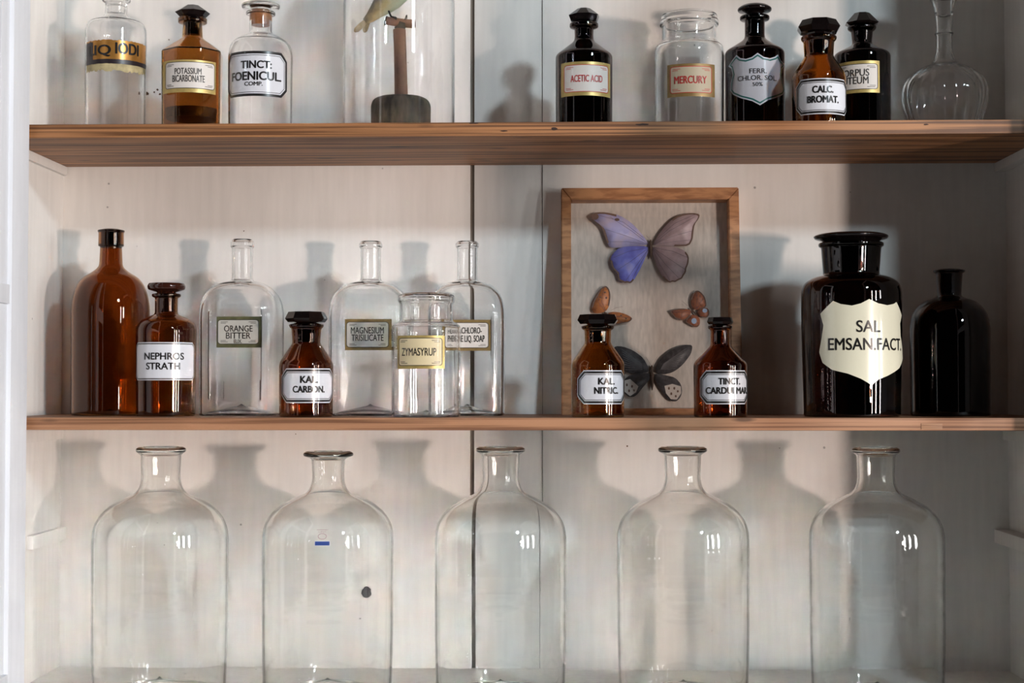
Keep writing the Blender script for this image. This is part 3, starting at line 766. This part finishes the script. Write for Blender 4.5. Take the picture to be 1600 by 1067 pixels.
# ------------------------------------------------------------------ framed butterflies leaning on the back boards
FB = at(1018, 649, -.062); hF = at(1018, 293, -.030).z-Z_S2
tilt = math.asin((.062-.028)/hF)
Fr = empty('butterfly_display_case', (FB.x, -.062, Z_S2), 'shallow oak display frame of pinned butterflies, leaning on the back boards', 'display case', None, (-tilt, 0, 0))
FM = Matrix.Translation((FB.x, -.062, Z_S2)) @ Matrix.Rotation(-tilt, 4, 'X'); FI = FM.inverted()
def fr(px, py, yl=0.0):
    """photo pixel -> frame-local point on the plane local y = yl"""
    o = FI @ CAM; d = (FI.to_3x3() @ ray(px, py)); t = (yl-o.y)/d.y
    return o + d*t
xl, xr = fr(877, 470).x, fr(1157.5, 470).x; zt_ = fr(1018, 293).z
wl, wt, wr, wbm = .0135, .0165, .0145, .009
DF = .030
def bar(nm, quad):
    bm = bmesh.new()
    f = [bm.verts.new((p[0], 0, p[1])) for p in quad]; k = [bm.verts.new((p[0], DF, p[1])) for p in quad]
    bm.faces.new(f); bm.faces.new(k[::-1])
    for i in range(4): bm.faces.new((f[i], k[i], k[(i+1) % 4], f[(i+1) % 4]))
    bmesh.ops.bevel(bm, geom=bm.edges[:], offset=.0012, segments=2, affect='EDGES')
    return link_mesh(nm, bm, M_frame, Fr, sharp=30)
bar('frame_bar', [(xl, 0), (xl, zt_), (xl+wl, zt_-wt), (xl+wl, wbm)])
bar('frame_bar', [(xr, 0), (xr-wr, wbm), (xr-wr, zt_-wt), (xr, zt_)])
bar('frame_bar', [(xl, zt_), (xr, zt_), (xr-wr, zt_-wt), (xl+wl, zt_-wt)])
bar('frame_bar', [(xl, 0), (xl+wl, wbm), (xr-wr, wbm), (xr, 0)])
YC = .022
box('backing_cloth', (xl+wl*.6, YC, wbm*.5), (xr-wr*.6, YC+.004, zt_-wt*.6), M_cloth, Fr, 0)
box('glass_pane', (xl+wl*.6, .004, wbm*.5), (xr-wr*.6, .006, zt_-wt*.6), G_pane, Fr, 0)

def wing_mat(name, c0, c1, c2, scale=60):
    m, nt, N, Lk = new_mat(name); bs = N['Principled BSDF']; bs.inputs['Roughness'].default_value = .5
    bs.inputs['Sheen Weight'].default_value = .2
    tc = N.new('ShaderNodeTexCoord'); nz = N.new('ShaderNodeTexNoise'); nz.inputs['Scale'].default_value = scale; nz.inputs['Detail'].default_value = 4
    cr = N.new('ShaderNodeValToRGB'); e = cr.color_ramp.elements
    e[0].position = .34; e[0].color = (*c0, 1); e[1].position = .66; e[1].color = (*c2, 1)
    k = e.new(.5); k.color = (*c1, 1)
    Lk.new(tc.outputs['Object'], nz.inputs['Vector']); Lk.new(nz.outputs[0], cr.inputs[0]); Lk.new(cr.outputs[0], bs.inputs['Base Color'])
    return m
W_bf = wing_mat('violet_forewing', (.33, .30, .52), (.42, .40, .66), (.52, .44, .58))  # morpho wings: angle-dependent iridescence put into separate wing colours
W_bh = wing_mat('blue_hindwing', (.16, .16, .62), (.24, .26, .78), (.34, .32, .70))
W_pf = wing_mat('mauve_wing', (.34, .25, .26), (.42, .31, .33), (.50, .38, .40))
W_edge = plain('brown_wing_edge', (.14, .08, .06), .7)
W_vein = plain('wing_vein', (.12, .10, .13), .7)
W_or = wing_mat('orange_wing', (.30, .09, .03), (.48, .17, .05), (.36, .12, .05), 220)
W_br = wing_mat('brown_orange_wing', (.17, .06, .035), (.33, .12, .06), (.24, .085, .05), 260)
W_spb = plain('pale_blue_spot', (.32, .42, .58), .6)
W_bk = wing_mat('black_wing', (.040, .036, .040), (.060, .055, .060), (.085, .08, .085), 200)
W_wh = plain('white_wing_patch', (.55, .50, .46), .7)
W_gr = plain('grey_wing_streak', (.15, .14, .145), .7)
W_body = plain('insect_body', (.09, .055, .04), .8, noise=.4, nscale=400)
def Zp(x, y): return (x/2.602+820.0, y/2.602+270.0)
def make_butterfly(label, body, wings, ant=None, lift=.9):
    """body: (x,y) ends in crop pixels; wings: dicts of outline, mat, veins, spots, edge"""
    cx = (body[0][0]+body[1][0])/2; cy = (body[0][1]+body[1][1])/2
    c = fr(*Zp(cx, cy), YC-.003)
    root = empty('butterfly', FM @ c, label, 'butterfly', None, (-tilt, 0, 0))
    def pt(x, y, h): q = fr(*Zp(x, y), YC-.004-h); return q-c
    a, d = pt(*body[0], .0), pt(*body[1], .0)
    bm = bmesh.new(); l = (a-d).length
    rr = max(.0011, min(.0026, l*.085))
    add_tube(bm, [a, a.lerp(d, .08), a.lerp(d, .16), a.lerp(d, .22), a.lerp(d, .4), a.lerp(d, .52), a.lerp(d, .8), d], [rr*.3, rr*.75, rr*.75, rr*.6, rr*1.15, rr*.8, rr*.75, rr*.2], 12)
    link_mesh('body', bm, W_body, root, sharp=0)
    ax, ay = Zp(cx, cy)
    def hgt(x, y):
        dd = math.hypot(x-cx, y-cy)
        return .0006 + dd*.000012*lift
    for wg in wings:
        P = []
        for q0, q1 in zip(wg['o'], wg['o'][1:]+wg['o'][:1]):
            P += [(q0[0]*.78+q1[0]*.22, q0[1]*.78+q1[1]*.22), (q0[0]*.22+q1[0]*.78, q0[1]*.22+q1[1]*.78)]
        n = len(P)
        hs = [hgt(*p) for p in P]
        mx = sum(p[0] for p in P)/n; my = sum(p[1] for p in P)/n
        bm = bmesh.new()
        up = [bm.verts.new(pt(*p, h+.00025)) for p, h in zip(P, hs)]; lo = [bm.verts.new(pt(*p, h)) for p, h in zip(P, hs)]
        cu_, cl_ = bm.verts.new(pt(mx, my, hgt(mx, my)+.00045)), bm.verts.new(pt(mx, my, hgt(mx, my)+.0002))
        for i in range(n):
            j = (i+1) % n
            bm.faces.new((up[i], up[j], cu_)); bm.faces.new((lo[j], lo[i], cl_)); bm.faces.new((up[i], lo[i], lo[j], up[j]))
        w = link_mesh('wing', bm, wg['m'], root, sharp=0)
        if wg.get('edge'):
            bm = bmesh.new()
            i0, i1, wd, em = wg['edge']
            for i in range(2*i0, 2*i1):
                p, q = Vector(P[i % n]), Vector(P[(i+1) % n]); ce = Vector((mx, my))
                p2 = p+(ce-p).normalized()*wd; q2 = q+(ce-q).normalized()*wd
                bm.faces.new([bm.verts.new(pt(v.x, v.y, hgt(v.x, v.y)+.0006)) for v in (p, q, q2, p2)])
            link_mesh('wing_edge', bm, em, w, sharp=0)
        if wg.get('v'):
            bm = bmesh.new()
            for v in wg['v']:
                add_tube(bm, [pt(x, y, hgt(x, y)+.0005) for x, y in v], wg.get('vr', .00018), 5)
            link_mesh('vein', bm, wg.get('vm', W_vein), w)
        for (sm, spots) in wg.get('s', []):
            for s in spots:
                bm = bmesh.new()
                if isinstance(s, list): bm.faces.new([bm.verts.new(pt(x, y, hgt(x, y)+.0006)) for x, y in s])
                else:
                    x, y, r1, r2 = s
                    bm.faces.new([bm.verts.new(pt(x+r1*math.cos(t), y+r2*math.sin(t), hgt(x, y)+.0009)) for t in [2*PI*k/10 for k in range(10)]])
                link_mesh('wing_spot', bm, sm, w, sharp=0)
    if ant:
        for v in ant:
            bm = bmesh.new(); add_tube(bm, [pt(x, y, .002) for x, y in v], .00016, 5); link_mesh('antenna', bm, W_edge, root)
    return root
lf = [(502,286),(470,240),(430,200),(385,172),(330,160),(290,160),(270,172),(272,188),(295,205),(315,225),(325,260),(335,285),(345,303),(380,305),(430,297),(492,294)]
lh = [(498,298),(440,297),(385,303),(358,328),(348,350),(352,368),(355,385),(368,400),(378,410),(380,428),(385,440),(398,444),(405,448),(418,446),(430,450),(442,438),(450,425),(470,390),(490,345),(502,318)]
rf_ = [(523,286),(550,240),(590,195),(630,170),(680,162),(712,168),(708,185),(690,210),(685,245),(683,270),(668,297),(620,299),(560,296),(523,295)]
rh = [(520,300),(560,297),(610,301),(650,315),(668,340),(665,370),(657,388),(655,405),(645,418),(640,430),(625,436),(610,445),(600,442),(588,448),(565,430),(545,400),(530,360),(518,326)]
make_butterfly('large morpho with blue-violet wings, pinned at the top of the frame', ((511, 272), (513, 352)),
    [dict(o=lf, m=W_bf, edge=(3, 11, 9, W_edge), v=[[(500,288),(440,240),(345,178)],[(500,290),(430,262),(330,230)],[(500,291),(420,280),(338,280)],[(480,262),(400,200),(300,172)]], s=[(W_edge, [(285,178,16,13), (375,190,10,6)])]),
     dict(o=lh, m=W_bh, edge=(4, 15, 7, W_edge), v=[[(500,305),(420,320),(360,345)],[(500,308),(430,360),(372,398)],[(502,310),(455,375),(410,440)],[(502,312),(470,370),(438,430)]]),
     dict(o=rf_, m=W_pf, edge=(2, 11, 7, W_edge), v=[[(524,288),(590,235),(690,180)],[(524,290),(600,258),(686,235)],[(524,291),(610,280),(680,272)],[(545,262),(610,205),(690,170)]]),
     dict(o=rh, m=W_pf, edge=(3, 14, 6, W_edge), v=[[(522,304),(600,318),(664,345)],[(522,306),(595,355),(655,395)],[(521,308),(570,370),(630,432)],[(520,310),(550,375),(592,440)]])],
    ant=[[(510,274),(500,262),(494,255)], [(514,274),(521,262),(526,256)]])
make_butterfly('small orange butterfly pinned behind the KAL NITRIC bottle', ((314, 558), (352, 592)),
    [dict(o=[(322,566),(300,572),(282,570),(272,555),(276,530),(286,508),(298,488),(312,466),(330,458),(342,470),(348,490),(348,512),(344,538),(334,558)], m=W_or, edge=(3, 12, 6, W_edge), v=[[(328,562),(312,520),(322,464)],[(326,562),(300,525),(296,495)]], s=[(W_edge, [(326,486,4,4), (308,506,4,3), (332,508,3,4)])]),
     dict(o=[(336,572),(352,565),(380,566),(410,574),(432,586),(438,594),(426,606),(400,611),(376,618),(356,612),(342,598)], m=W_or, edge=(4, 9, 5, W_edge), v=[[(345,580),(390,585),(432,592)],[(345,585),(380,600),(398,608)]], s=[(W_edge, [(392,580,4,3), (412,592,3,3)])]),
     dict(o=[(326,574),(340,590),(346,606),(332,622),(312,626),(296,612),(292,594),(304,580)], m=W_or, edge=(3, 7, 5, W_edge))],
    ant=[[(350,560),(372,548),(398,544)]])
make_butterfly('small brown butterfly with pale blue spots, pinned right of the frame centre', ((672, 548), (702, 584)),
    [dict(o=[(690,558),(678,545),(674,522),(680,498),(692,480),(706,478),(720,488),(732,504),(738,526),(738,546),(716,554)], m=W_br, edge=(2, 10, 5, W_edge), v=[[(696,552),(700,515),(698,486)],[(700,552),(716,525),(728,506)]]),
     dict(o=[(678,560),(660,553),(632,551),(604,557),(590,562),(602,578),(614,592),(634,600),(652,600),(672,582)], m=W_br, edge=(1, 9, 5, W_edge), v=[[(674,566),(635,564),(600,566)],[(674,570),(640,585),(625,594)]]),
     dict(o=[(682,576),(700,580),(712,594),(712,616),(702,628),(686,627),(668,616),(652,606),(660,592),(672,580)], m=W_br, edge=(3, 9, 4, W_edge), s=[(W_spb, [(688,602,11,12)])]),
     dict(o=[(700,562),(718,552),(740,547),(750,560),(750,578),(740,590),(722,588),(708,580)], m=W_br, edge=(2, 6, 4, W_edge), s=[(W_spb, [(732,560,10,9)])])],
    ant=[[(668,546),(650,530),(638,520)]])
kl = [(503,792),(482,752),(442,722),(400,706),(368,704),(360,718),(372,742),(390,790),(418,815),(460,816),(505,810)]
kr = [(531,792),(555,752),(600,716),(650,699),(676,699),(682,708),(676,735),(655,765),(632,790),(600,812),(560,821),(531,810)]
khl = [(505,812),(450,815),(412,830),(396,858),(400,888),(418,910),(440,912),(456,903),(480,872),(510,838)]
khr = [(530,814),(570,822),(612,832),(636,860),(640,892),(632,915),(615,930),(592,928),(570,906),(546,872),(527,838)]
def streaks(o, far, n, t0=.25, t1=.92):
    out = []
    for i in range(n):
        f = far[0][0]+(far[1][0]-far[0][0])*i/(n-1), far[0][1]+(far[1][1]-far[0][1])*i/(n-1)
        out.append([(o[0]+(f[0]-o[0])*t0, o[1]+(f[1]-o[1])*t0), (o[0]+(f[0]-o[0])*t1, o[1]+(f[1]-o[1])*t1)])
    return out
make_butterfly('black swallowtail with white-patched hindwings, pinned at the bottom of the frame', ((516, 782), (518, 884)),
    [dict(o=kl, m=W_bk, v=streaks((505, 800), ((385, 710), (400, 800)), 9), vm=W_gr, vr=.00042),
     dict(o=kr, m=W_bk, v=streaks((529, 800), ((668, 706), (620, 795)), 9), vm=W_gr, vr=.00042),
     dict(o=khl, m=W_bk, s=[(W_wh, [[(402,845),(428,838),(462,868),(452,892),(428,908),(406,890)]]), (W_edge, [(415,862,4,6), (436,868,4,6), (424,886,4,6), (444,884,3,5)])]),
     dict(o=khr, m=W_bk, s=[(W_wh, [[(568,866),(600,858),(634,868),(636,895),(618,922),(594,920),(574,896)]]), (W_edge, [(586,876,4,6), (608,876,4,6), (622,888,4,5), (596,898,4,6), (614,908,4,5)])])],
    ant=[[(514,784),(500,762),(492,748)], [(519,784),(530,762),(538,748)]])

# ------------------------------------------------------------------ big jars on the bottom shelf
GJ = 'large clear open jars on the bottom of the cabinet'
def big_jar(cx, hw, neck, rim, rimhw, label):
    b = Bottle('glass_jar', cx, -.18, Z_BOT, 860, label, 'jar', GJ)
    b.shell([(hw-3, None, 9), (hw-.5, 1000, 30), (hw, 838, 18), (hw-3, 820, 9), (hw-11.5, 804, 9), (hw-27, 789, 9), (hw-47, 778.5, 9), (neck+5.5, 768.5, 9), (neck-1, 751, 10), (neck+.5, rim+14, 2), (neck+3, rim+12, 2), (rimhw, rim+8, 2.5), (rimhw, rim+3.5, 2.5), (rimhw-6, rim+.5, 2), (neck-2, rim+1.5, 2)], G_jar, .0028, base=.016, seg=128, steps=9, wav=4.5e-5)
    return b
big_jar(250.5, 104, 30.5, 697, 38.5, 'leftmost of the five large clear jars, beside the left cleat')
b = big_jar(512.5, 102, 25.5, 704, 39, 'large clear jar with a small blue-barred sticker on its front')
b.R = 102*b.s
bm = bmesh.new(); P = rect(b.U(492.5, 102), b.U(515.5, 102), b.LZ(853), b.LZ(845)); add_fill(bm, P)
lab = b.wrap(bm, M_wht, 'sticker', .0004, b.root)
bm = bmesh.new(); add_fill(bm, inset_poly(P, .8*b.s)); b.wrap(bm, M_stick, 'blue_bar', .0008, lab)
bm = bmesh.new()
text_into(bm, 'LINT', b.U(498.5, 102), b.U(510.5, 102), b.LZ(832), b.LZ(829.5))
add_fill(bm, rect(b.U(496, 102), b.U(512.5, 102), b.LZ(828), b.LZ(827.3)))
cx_, cz_ = b.U(504, 102), b.LZ(838)
el = [(cx_+6.6*b.s*math.cos(t), cz_+4.6*b.s*math.sin(t)) for t in [2*PI*k/24 for k in range(24)]]
add_ring(bm, el, inset_poly(el, .9*b.s))
b.wrap(bm, M_pink, 'printed_mark', .0008, lab)
big_jar(782, 103, 29, 697, 38.5, 'large clear jar standing in front of the dark gap between the back boards')
big_jar(1067, 103.2, 28.5, 697, 38.5, 'fourth large clear jar, below the butterfly frame, right of the board gap')
big_jar(1369.5, 104.5, 29.5, 698, 37.5, 'rightmost of the five large clear jars, standing in shade below the SAL jar')
